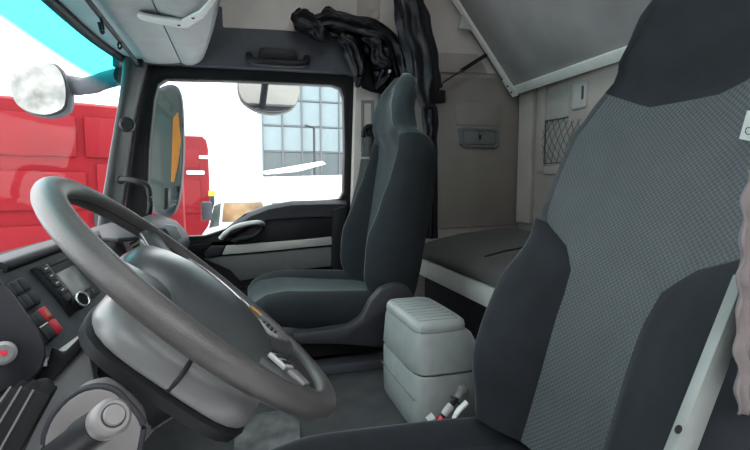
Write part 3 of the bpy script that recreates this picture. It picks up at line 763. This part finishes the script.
tube('blade', catmull([U(454, 428, Y=.985), U(454, 419, Y=.985), U(459, 410, Y=.985), U(467, 402, Y=.985)], 5), [.008] * 8 + [.0095] * 8, 'alu_white', sl_, flat=.6)

# ================================================================ lower bunk
lb = thing('lower_bunk', 'lower bunk with dark grey mattress and pale front rail', 'bunk', (1.2, 1.2, 0))
XF = .905
za, zb = .43, .515
box('front_rail', (XF, .14, za), (XF + .03, YP - .005, zb), 'alu_white', lb, bevel=.004)
box('front_board', (XF + .05, .14, .0), (XF + .09, YP - .005, za), 'slate_plastic', lb, bevel=.004)
box('bed_board', (XF + .03, .14, .45), (XR - .005, YP - .005, .512), 'dark_plastic', lb, bevel=.004)
rows = []
for j in range(30):
    y = .15 + (YP - .02 - .15) * j / 29
    e = 0
    r = [(XF + .01, .517), (XF - .012, .53), (XF - .012, .56), (XF + .02, .588), (XF + .1, .608), (XF + .25, .635), (XR - .12, .66), (XR - .03, .655), (XR - .012, .63), (XR - .012, .517)]
    rows.append([V((a, y, b + .006 * noise.noise(V((a * 4, y * 3, 0))))) for a, b in r])
loft('mattress', rows, 'mattress', lb, auto=60)
cpts = [U(485, 256.5, Z=.632), U(494, 254, Z=.64), U(505, 251, Z=.647), U(520, 248, Z=.65), U(532, 243, Z=.65)]
cord = tube('cord', catmull(cpts, 5), .0035, 'rubber', n=8)
tag(base_at(cord), 'thin black cord lying on the lower bunk mattress', 'cord')

# ================================================================ upper bunk (folded up)
ub = thing('upper_bunk', 'folded-up upper bunk with dark grey underside and pale metal frame', 'bunk', (1.4, 1.2, 1.33))
A = U(513, 95, Y=2.17); Bp = U(452, 0, Y=2.17)
sd = (Bp - A); sd.y = 0; sd.normalize(); up_ = V((0, 1, 0)).cross(sd)
if up_.x < 0: up_ = -up_
Lb = .66
def ubp(y, s, n): return V((A.x, y, A.z)) + sd * s + up_ * n
def ubox(name, y0, y1, s0, s1, n0, n1, m, par=ub, bevel=.003):
    p = [ubp(y0, s0, n0), ubp(y1, s0, n0), ubp(y1, s1, n0), ubp(y0, s1, n0)]
    return plate(name, p, up_ * (n1 - n0), m, par, bevel=bevel)
ubox('underside_panel', .17, 2.15, .03, Lb - .02, .012, .03, 'bunk_panel')
ubox('mattress', .19, 2.13, .03, Lb - .02, .032, .12, 'mattress')
ubox('long_rail', .16, 2.17, -.005, .042, 0, .045, 'alu_white')
ubox('long_rail', .16, 2.17, Lb - .04, Lb, 0, .04, 'alu_white')
ubox('end_rail', 2.14, 2.17, .0, Lb, -.003, .045, 'alu_white')
ubox('end_rail', .16, .19, .0, Lb, -.003, .045, 'alu_white')
cr = ubox('corner_bracket', 2.12, 2.175, -.01, .10, -.008, .0, 'alu_white')
for s in (.02, .06): disc('bracket_screw', ubp(2.155, s, -.008), -up_, .006, .004, 'slate_plastic', cr, n=10, bevel=.001)
tr_ = [U(452, 28, Y=2.165), U(461, 26, Y=2.165), U(464, 29, Y=2.165), U(456, 18, Y=2.165)]
plate('stop_tab', [U(459, 28, Y=2.15), U(472, 30, Y=2.15), U(463, 14, Y=2.15)], (0, .02, 0), 'white_plastic', ub, bevel=.002)
# gas strut
gs = thing('gas_strut', 'black gas strut between side wall and upper bunk', 'strut', U(438, 95, Y=YP - .03))
s0, s1 = U(439, 85, Y=YP - .05), U(486, 55, Y=YP - .05)
sm = s0.lerp(s1, .47)
tube('piston_rod', [s0, sm], .005, 'dark_plastic', gs)
tube('cylinder', [sm, s1], .0105, 'black_plastic', gs, n=14)
box('wall_mount', U(436, 102, Y=YP - .05), U(446, 90, Y=YP - .05) + V((0, .045, 0)), 'black_plastic', gs, bevel=.006)
disc('ball_joint', U(440, 86, Y=YP - .055), (0, -1, 0), .012, .012, 'black_plastic', gs)

# wall latch and net pocket
wl = thing('wall_latch', 'grey oval wall latch with a keyhole on the side wall', 'latch', U(480, 138, Y=YP))
ring_plate('rim', [U(*p, Y=YP - .022) for p in ((459, 129), (463, 127), (496, 128), (500, 131), (500, 145), (496, 148), (464, 147), (460, 144))],
           [U(*p, Y=YP - .022) for p in ((463, 131), (465, 130), (494, 131), (497, 133), (497, 143), (494, 145.5), (466, 144.5), (463, 142))], (0, .018, 0), 'grey_plastic', wl, bevel=.003)
plate('face', [U(*p, Y=YP - .016) for p in ((463, 130), (496, 131), (497, 145), (463, 144))], (0, .012, 0), 'grey_plastic', wl, bevel=.002)
box('keyhole', U(479, 139.5, Y=YP - .018), U(481.5, 135, Y=YP - .018) + V((0, .01, 0)), 'rubber', wl, bevel=.001)
disc('lock_barrel', U(479, 133.5, Y=YP - .016), (0, -1, 0), .009, .005, 'pale_grey', wl, n=16)
np_ = thing('net_pocket', 'dark diamond mesh net pocket on the rear wall', 'net pocket', U(560, 160, X=XR))
n0, n1 = U(546, 121, X=XR - .012), U(583, 161, X=XR - .012)
ya, yb, z0, z1 = n0.y, n1.y, n1.z, n0.z
for fam in (1, -1):
    for i in range(-6, 10):
        # diagonal cords clipped to the rectangle
        w_n, h_n = ya - yb, z1 - z0; st_ = .042
        pts = []
        for t in [k / 60 for k in range(61)]:
            z = z0 + h_n * t; y = (yb + i * st_ + h_n * t * .62) if fam == 1 else (yb + i * st_ + h_n * (1 - t) * .62)
            if yb <= y <= ya: pts.append(V((XR - .014 - .02 * math.sin(PI * min(1, t)), y, z)))
        if len(pts) > 4: tube('net_cord', pts[::4] + [pts[-1]], .0016, 'net_cord', np_, n=5)
tube('net_edge', [V((XR - .014, ya, z1)), V((XR - .016, (ya + yb) / 2, z1 - .004)), V((XR - .014, yb, z1))], .004, 'net_cord', np_)
tube('net_edge', [V((XR - .014, ya, z1)), V((XR - .016, ya, z0)), V((XR - .014, yb, z0))], .003, 'net_cord', np_)

# ================================================================ curtains
def bunch(name, pts, rads, folds, amp, m, parent, n=44, seed=0, flat=1, ns=6, upv=None):
    P = catmull(pts, ns); k = len(P)
    rr = [interp([(i / (len(rads) - 1), r) for i, r in enumerate(rads)], j / (k - 1)) for j in range(k)]
    def prof(i, ph):
        t = i / (k - 1) * 4
        return 1 + amp * math.sin(folds * ph + 2.2 * noise.noise(V((t, seed, 0))) * 2) + amp * 1.2 * noise.noise(V((math.cos(ph) * 1.6 + seed, math.sin(ph) * 1.6, t * 1.3)))
    return tube(name, P, rr, m, parent, n=n, flat=flat, prof=prof, upv=upv)
c1 = thing('curtain', 'bunched black curtain draped over the corner of the passenger window', 'curtain', U(370, 80, Y=YP - .06))
yq = YP - .07
bunch('gathered_roll', [U(304, 24, Y=yq), U(318, 24, Y=yq), U(332, 22, Y=yq), U(350, 26, Y=yq), U(368, 32, Y=yq), U(384, 42, Y=yq), U(394, 56, Y=yq), U(398, 74, Y=yq), U(400, 92, Y=yq)], [.03, .045, .05, .055, .065, .07, .07, .06, .05], 7, .16, 'curtain_black', c1, seed=2, flat=.8)
bunch('loose_end', [U(291, 16, Y=yq), U(297, 18, Y=yq), U(305, 21, Y=yq), U(314, 26, Y=yq), U(322, 34, Y=yq), U(330, 38, Y=yq)], [.015, .05, .055, .045, .04, .02], 5, .22, 'curtain_black', c1, seed=5, flat=.8)
bunch('loose_fold', [U(321, 16, Y=yq), U(328, 13, Y=yq), U(334, 20, Y=yq), U(338, 28, Y=yq)], [.008, .025, .035, .02], 4, .25, 'curtain_black', c1, seed=9)
bunch('hanging_fold', [U(340, 36, Y=yq), U(348, 44, Y=yq), U(354, 56, Y=yq), U(358, 68, Y=yq), U(359, 80, Y=yq), U(357, 87, Y=yq)], [.03, .045, .05, .042, .03, .012], 6, .2, 'curtain_black', c1, seed=13, flat=.7)
bunch('hanging_fold', [U(362, 38, Y=yq), U(374, 50, Y=yq), U(382, 66, Y=yq), U(382, 80, Y=yq), U(376, 88, Y=yq)], [.04, .075, .08, .06, .02], 6, .18, 'curtain_black', c1, seed=17, flat=.6)
shp = [(338, 34), (352, 33), (372, 38), (388, 50), (396, 70), (396, 94), (384, 94), (372, 92), (362, 88), (357, 76), (352, 60), (346, 48)]
plate('cloth_sheet', [U(a, b, Y=yq + .03 + .012 * math.sin(i * 2.1)) for i, (a, b) in enumerate(shp)], (0, .008, 0), 'curtain_black', c1, bevel=.002)
for a, b in ((389, 62), (390, 71)): box('hook', U(a - 1, b + 1.5, Y=yq - .075), U(a + 1, b - 1.5, Y=yq - .075) + V((0, .01, 0)), 'white_plastic', c1, bevel=.001)
c2 = thing('curtain', 'long black curtain hanging behind the passenger seat', 'curtain', U(430, 230, Y=YP - .1))
yq = 2.0
bunch('drape', [U(404, -40, Y=yq), U(408, 0, Y=yq), U(413, 25, Y=yq), U(420, 55, Y=yq), U(425, 80, Y=yq), U(428, 105, Y=yq)], [.065, .065, .07, .072, .068, .035], 7, .16, 'curtain_black', c2, seed=23, ns=10, upv=(0, 1, 0))
bunch('tail', [U(428, 105, Y=yq), U(430, 118, Y=yq), U(431, 140, Y=yq), U(431, 180, Y=yq), U(431, 238, Y=yq)], [.03, .035, .03, .028, .03], 6, .18, 'curtain_black', c2, seed=29, ns=8, upv=(0, 1, 0))
tube('tie', [U(424, 106, Y=yq - .03), U(433, 107, Y=yq - .03)], .014, 'rubber', c2)
# gathered mauve curtain at the driver side door edge
c3 = thing('curtain', 'gathered mauve-grey curtain edge at the driver door', 'curtain', U(742, 410, Y=.35))
rows = []
for i in range(41):
    t = i / 40; py = 170 + 245 * t
    px = 750 - 8 * min(1, t * 3) - 5 * t
    p = U(px, py, Y=.35); row = []
    for k in range(26):
        s = k / 25; wob = .004 * math.sin(k * 1.9 + 2.0 * noise.noise(V((t * 5, k * .3, 0))))
        ed = .0035 * math.sin(t * 40) * (1 - s) + .003 * noise.noise(V((t * 9, 0, 0)))
        row.append(V((p.x + ed + s * .12, .35 + wob + .01 * s, p.z)))
    rows.append(row)
loft('cloth', rows, 'curtain_mauve', c3, closed=False, caps=False, thick=.003, auto=80)

# ================================================================ passenger seat belt
sbt = thing('seat_belt', 'dark seat belt hanging from the pale door pillar', 'seat belt', U(362, 225, Y=2.15))
def ribbon(name, pts, wd, m, parent, th=.0016):
    P = catmull(pts, 6); rows = []
    for i, p in enumerate(P):
        t = (P[min(i + 1, len(P) - 1)] - P[max(i - 1, 0)]).normalized(); a = t.cross(V((0, 1, 0))).normalized() * wd / 2
        rows.append([p - a, p + a])
    return loft(name, rows, m, parent, closed=False, caps=False, thick=th)
ribbon('webbing', [U(370, 137, Y=2.17), U(366, 155, Y=2.17), U(363, 175, Y=2.17), U(358, 195, Y=2.175), U(353, 215, Y=2.18), U(350, 228, Y=2.18)], .046, 'belt', sbt)
ribbon('webbing', [U(370, 137, Y=2.165), U(369, 155, Y=2.16), U(364, 185, Y=2.15), U(356, 212, Y=2.15)], .04, 'belt', sbt)
tube('pillar_loop', catmull([U(363, 137, Y=2.175), U(365, 129, Y=2.16), U(370, 126, Y=2.155), U(375, 130, Y=2.16), U(376, 138, Y=2.175)], 5), .011, 'rubber', sbt)
disc('anchor_cover', U(370, 132, Y=2.19), (0, -1, 0), .024, .03, 'black_plastic', sbt)
box('stop_button', U(359, 159, Y=2.155), U(371, 157, Y=2.155) + V((0, .006, 0)), 'satin_silver', sbt, bevel=.001)
tube('floor_anchor', catmull([U(349, 222, Y=2.17), U(345, 226, Y=2.16), U(345, 232, Y=2.16), U(349, 237, Y=2.17)], 4), .007, 'rubber', sbt)

# dusty mat on the floor
mt = plate('floor_mat', [U(a, b, Z=.2505) for a, b in ((232, 470), (236, 424), (262, 415), (286, 412), (300, 424), (300, 470))], (0, 0, .008), 'mat_dusty', bevel=.002)
tag(base_at(mt), 'dusty grey rubber mat on the floor between the seats', 'floor mat')

# ================================================================ outside: mirrors
def pane_mirror(name, label, pix, Y, th, m_house, m_glass, tilt=0, shrink=.9):
    o = thing(name, label, 'mirror', U(sum(p[0] for p in pix) / len(pix), max(p[1] for p in pix), Y=Y))
    pts = [U(a, b, Y=Y) for a, b in pix]
    cpts = catmull(pts, 3, closed=True); c = sum(cpts, V((0, 0, 0))) / len(cpts)
    rows = [[c + (p - c) * k + V((0, d, 0)) for p in cpts] for k, d in ((.94, 0), (1, .012), (1, .03), (.93, th * .6), (.7, th), (.3, th * 1.1))]
    loft('housing', rows, m_house, o)
    loft('mirror_glass', [[c + (p - c) * k + V((0, d - .03 + tilt * (p.z - c.z), 0)) for p in cpts] for k, d in ((shrink, -.003), (shrink, .002))], m_glass, o, auto=20)
    return o
mw = pane_mirror('wide_mirror', 'rounded black front mirror on an arm outside the windscreen', [(11, 76), (26, 69), (48, 62), (60, 67), (68, 82), (70, 100), (66, 112), (50, 118), (30, 114), (16, 102)], 2.45, .14, 'dark_plastic', 'mirror_reflection', tilt=.1, shrink=.93)
tube('arm', catmull([U(66, 84, Y=2.55), U(78, 86, Y=2.5), U(92, 85, Y=2.42), U(106, 80, Y=2.36), U(122, 76, Y=2.26)], 5), [.045] * 6 + [.04] * 6 + [.038] * 9, 'dark_plastic', mw, n=12)
mm = pane_mirror('main_mirror', 'tall dark main mirror outside the front of the passenger window', [(152, 100), (158, 88), (172, 84), (181, 92), (184, 120), (184, 160), (180, 200), (172, 216), (158, 216), (149, 200), (149, 150)], 2.62, .12, 'dark_plastic', 'van_glass')
tube('arm', [U(150, 110, Y=2.72), U(140, 112, Y=2.5), U(131, 112, Y=2.325)], .022, 'dark_plastic', mm)
plate('amber_reflection', [U(a, b, Y=2.585) for a, b in ((173, 118), (178, 112), (181, 140), (178, 165), (174, 182), (171, 182))], (0, .003, 0), 'amber', mm, bevel=0)  # amber reflection in the mirror glass, laid on as a coloured plate
plate('lower_glass', [U(a, b, Y=2.585) for a, b in ((165, 188), (180, 186), (178, 204), (164, 210))], (0, .003, 0), 'mirror', mm, bevel=0)
mk = pane_mirror('kerb_mirror', 'wide shallow kerb mirror above the passenger window', [(237, 82), (244, 74), (268, 72), (292, 74), (300, 86), (299, 98), (292, 110), (274, 115), (254, 111), (240, 100)], 2.6, .1, 'pale_grey', 'mirror', tilt=.3, shrink=.95)
tube('arm', [U(268, 78, Y=2.68), U(268, 58, Y=2.55), U(268, 44, Y=2.28)], .02, 'dark_plastic', mk)

# ================================================================ outside: yard
GZ = -1.3
gr = box('ground', (-60, -20, GZ - .3), (80, 120, GZ), 'snow', bevel=0)
tag(gr, 'snow covered yard outside the truck', 'ground', kind='structure')

def red_cab(label, c, az, Wd, Dp, zt_, paint='red_paint'):
    """cab of a red truck: rear wall with pressed panels faces local -y"""
    o = thing('red_truck', label, 'truck', (c[0], c[1], GZ))
    o.rotation_euler.z = az
    ORG[o.name] = V((0, 0, 0))
    x0, x1 = -Wd / 2, Wd / 2
    rows = []
    for y, k, dz in ((0, .97, 0), (.05, .995, .03), (.15, 1, .04), (Dp * .7, 1, .04), (Dp * .95, .97, -.05), (Dp, .93, -.2)):
        top = zt_ + dz; w2 = Wd / 2 * k
        rows.append([V((a * w2, y, z)) for a, z in ((-1, .75), (-1, 1.6), (-.99, top - .25), (-.95, top - .08), (-.85, top), (.85, top), (.95, top - .08), (.99, top - .25), (1, 1.6), (1, .75))])
    loft('body', rows, paint or 'red_paint', o, auto=35)
    return o
def rp(o, name, x0, x1, z0, z1, d, m, bevel=.02, y=0):
    return box(name, (x0, y - d, z0), (x1, y + .02, z1), m, o, bevel=bevel)
az = math.radians(21)
t1 = red_cab('red truck cab filling the view through the windscreen', (-1.72, 4.6), az, 2.6, 2.0, 2.92, None)
for x0, x1, z0, z1 in ((-1.15, -.42, 2.45, 2.82), (-.36, .36, 2.45, 2.82), (.42, 1.15, 2.45, 2.82), (-.45, .42, 1.98, 2.32), (-1.15, -.52, 1.95, 2.4), (.5, 1.15, 1.95, 2.4), (-.36, .34, 1.55, 1.85), (-1.15, -.5, 1.3, 1.85), (.5, 1.15, 1.3, 1.85)):
    rp(t1, 'pressed_panel', x0, x1, z0, z1, .035, 'red_paint')
for x in (-.55, .46): rp(t1, 'clamp', x, x + .07, 1.82, 1.96, .06, 'slate_plastic', .01)
rp(t1, 'bumper', -1.25, 1.25, .45, .75, .05, 'slate_plastic')
for sx in (-1.05, .75):
    wpos = V((sx, 1.0, .5))
    disc('wheel', wpos, (1, 0, 0), .5, .3, 'rubber', t1, n=28, bevel=.03)
t2 = red_cab('distant red truck cab beside the main mirror', (-1.36, 10.2), math.radians(4), 1.6, 1.8, 3.2, None)
for z0, z1 in ((2.55, 2.95), (1.6, 2.3)): rp(t2, 'pressed_panel', -.6, .6, z0, z1, .03, 'red_paint')
rp(t2, 'bumper', -.8, .8, .45, .75, .05, 'slate_plastic')
rp(t2, 'snow_patch', .35, .7, 2.42, 2.5, .06, 'snow', .02); rp(t2, 'snow_patch', .6, .78, 2.75, 2.82, .06, 'snow', .02)
for sx in (-.75, .45): disc('wheel', V((sx, .9, .5)), (1, 0, 0), .5, .3, 'rubber', t2, n=24, bevel=.03)

t3 = red_cab('added grey trailer beside the driver door, blocking sky light', (1.6, -2.7), PI, 10, 2.4, 3.7, 'blocker_grey')  # unseen trailer, added to block sky light from the driver side
for k in range(10): rp(t3, 'pressed_panel', -4.8 + k * .97, -4.8 + k * .97 + .85, 1.0, 3.4, .03, 'blocker_grey')
rp(t3, 'side_skirt', -4.9, 4.9, .3, .75, .03, 'slate_plastic')
for sx in (-4.0, -2.8, 3.2):
    for yy in (.1, 2.0): disc('wheel', V((sx, yy, .5)), (0, 1, 0), .5, .3, 'rubber', t3, n=28, bevel=.03)

t3.name = 'blocker_trailer'; t3['category'] = 'trailer'

# white van, side on
vn = thing('van', 'white van parked outside the passenger window', 'van', (2.0, 7.6, GZ))
vy = 6.8
def vp(a, b, y=vy): return U(a, b, Y=y)
prof = [vp(196, 262), vp(200, 238), vp(208, 226), vp(214, 204), vp(224, 186), (vp(236, 179)), vp(260, 177), vp(420, 173), vp(428, 178), vp(428, 262)]
rows = []
for y, k in ((0, .985), (.06, 1), (1.75, 1), (1.82, .985)):
    c = V((vp(310, 225).x, vy, vp(310, 225).z)); rows.append([c + (p - c) * k + V((0, y, 0)) for p in prof])
loft('body', rows, 'white_paint', vn, auto=30)
plate('side_window', [vp(a, b, vy - .01) for a, b in ((224, 203), (262, 202), (266, 214), (256, 222), (222, 222))], (0, .02, 0), 'van_window_reflection', vn, bevel=.004)
plate('quarter_window', [vp(a, b, vy - .01) for a, b in ((214, 206), (221, 203), (219, 226), (209, 228))], (0, .02, 0), 'van_glass', vn, bevel=.004)
plate('side_window', [vp(a, b, vy - .01) for a, b in ((272, 203), (330, 202), (330, 222), (270, 222))], (0, .02, 0), 'van_glass', vn, bevel=.004)
box('mirror', vp(206, 216) + V((-.05, -.2, -.05)), vp(210, 205) + V((.03, -.05, .05)), 'dark_plastic', vn, bevel=.02)
bt = min(p.z for p in prof)
plate('skirt', [V((prof[0].x + .05, vy + .03, bt)), V((prof[-1].x - .05, vy + .03, bt)), V((prof[-1].x - .05, vy + .03, bt - .35)), V((prof[0].x + .05, vy + .03, bt - .35))], (0, 1.7, 0), 'white_paint', vn)
for xx in (prof[0].x + .7, prof[-1].x - .8):
    for y in (vy + .0, vy + 1.55): disc('wheel', V((xx, y, GZ + .33)), (0, 1, 0), .33, .22, 'rubber', vn, n=24, bevel=.03)
rk = thing('beacon', 'small yellow beacon light behind the white van', 'light', (U(212, 192, Y=9).x, 9, GZ))
tube('post', [V((U(212, 192, Y=9).x, 9, GZ)), U(212, 196, Y=9)], .05, 'slate_plastic', rk)
disc('lamp', U(212, 196, Y=9), (0, 0, 1), .06, .1, 'yellow_paint', rk)

# glass building
bd = thing('glass_building', 'glass fronted building with pale grid behind the van', 'building', (8, 24, GZ))
BY = 24.0; bx0 = U(263, 150, Y=BY).x; bx1 = bx0 + 13; btop = 10.5
box('core', (bx0 + .05, BY + .25, GZ), (bx1, BY + 8, btop), 'mullion', bd, bevel=0)
nx, nz = 13, 9; dx = (bx1 - bx0) / nx; dz = (btop - GZ) / nz
pm = None; pd = None
for i in range(nx):
    for j in range(nz):
        lo = V((bx0 + i * dx + .04, BY, GZ + j * dz + .05)); hi = V((bx0 + (i + 1) * dx - .04, BY + .06, GZ + (j + 1) * dz - .05))
        if j < 3:
            if pd is None:
                o = box('pane', lo, hi, 'entrance_glass', bd, bevel=0); pd = o.data; based = lo.copy()
            else:
                o = bpy.data.objects.new('pane', pd); C.objects.link(o); o.parent = bd; o.location = lo - based
        elif pm is None:
            o = box('pane', lo, hi, 'facade_glass', bd, bevel=0); pm = o.data; base = lo.copy()
        else:
            o = bpy.data.objects.new('pane', pm); C.objects.link(o); o.parent = bd; o.location = lo - base
for i in range(nx + 1): box('mullion', (bx0 + i * dx - .035, BY - .08, GZ), (bx0 + i * dx + .035, BY + .25, btop), 'mullion', bd, bevel=0)
for j in range(nz + 1): box('transom', (bx0, BY - .05, GZ + j * dz - .025), (bx1, BY + .25, GZ + j * dz + .025), 'mullion', bd, bevel=0)
cn = thing('canopy', 'white slanted canopy in front of the glass building', 'canopy', (U(295, 175, Y=20).x, 20, GZ))
plate('roof_sheet', [U(a, b, Y=20) for a, b in ((264, 171), (322, 161), (326, 164), (300, 171), (268, 174))], (0, 1.6, 0), 'white_paint', cn, bevel=.01)
for a in (275, 312): tube('post', [U(a, 170, Y=20.2), V((U(a, 170, Y=20.2).x, 20.2, GZ))], .05, 'mullion', cn)
lp = thing('lamp_post', 'slim grey lamp post before the glass building', 'lamp post', (U(314, 160, Y=23).x, 23, GZ))
pz = U(314, 128, Y=23); tube('post', [V((pz.x, 23, GZ)), pz], .06, 'slate_plastic', lp)
tube('head', [pz, pz + V((-.45, 0, .12))], .09, 'slate_plastic', lp, flat=.5)
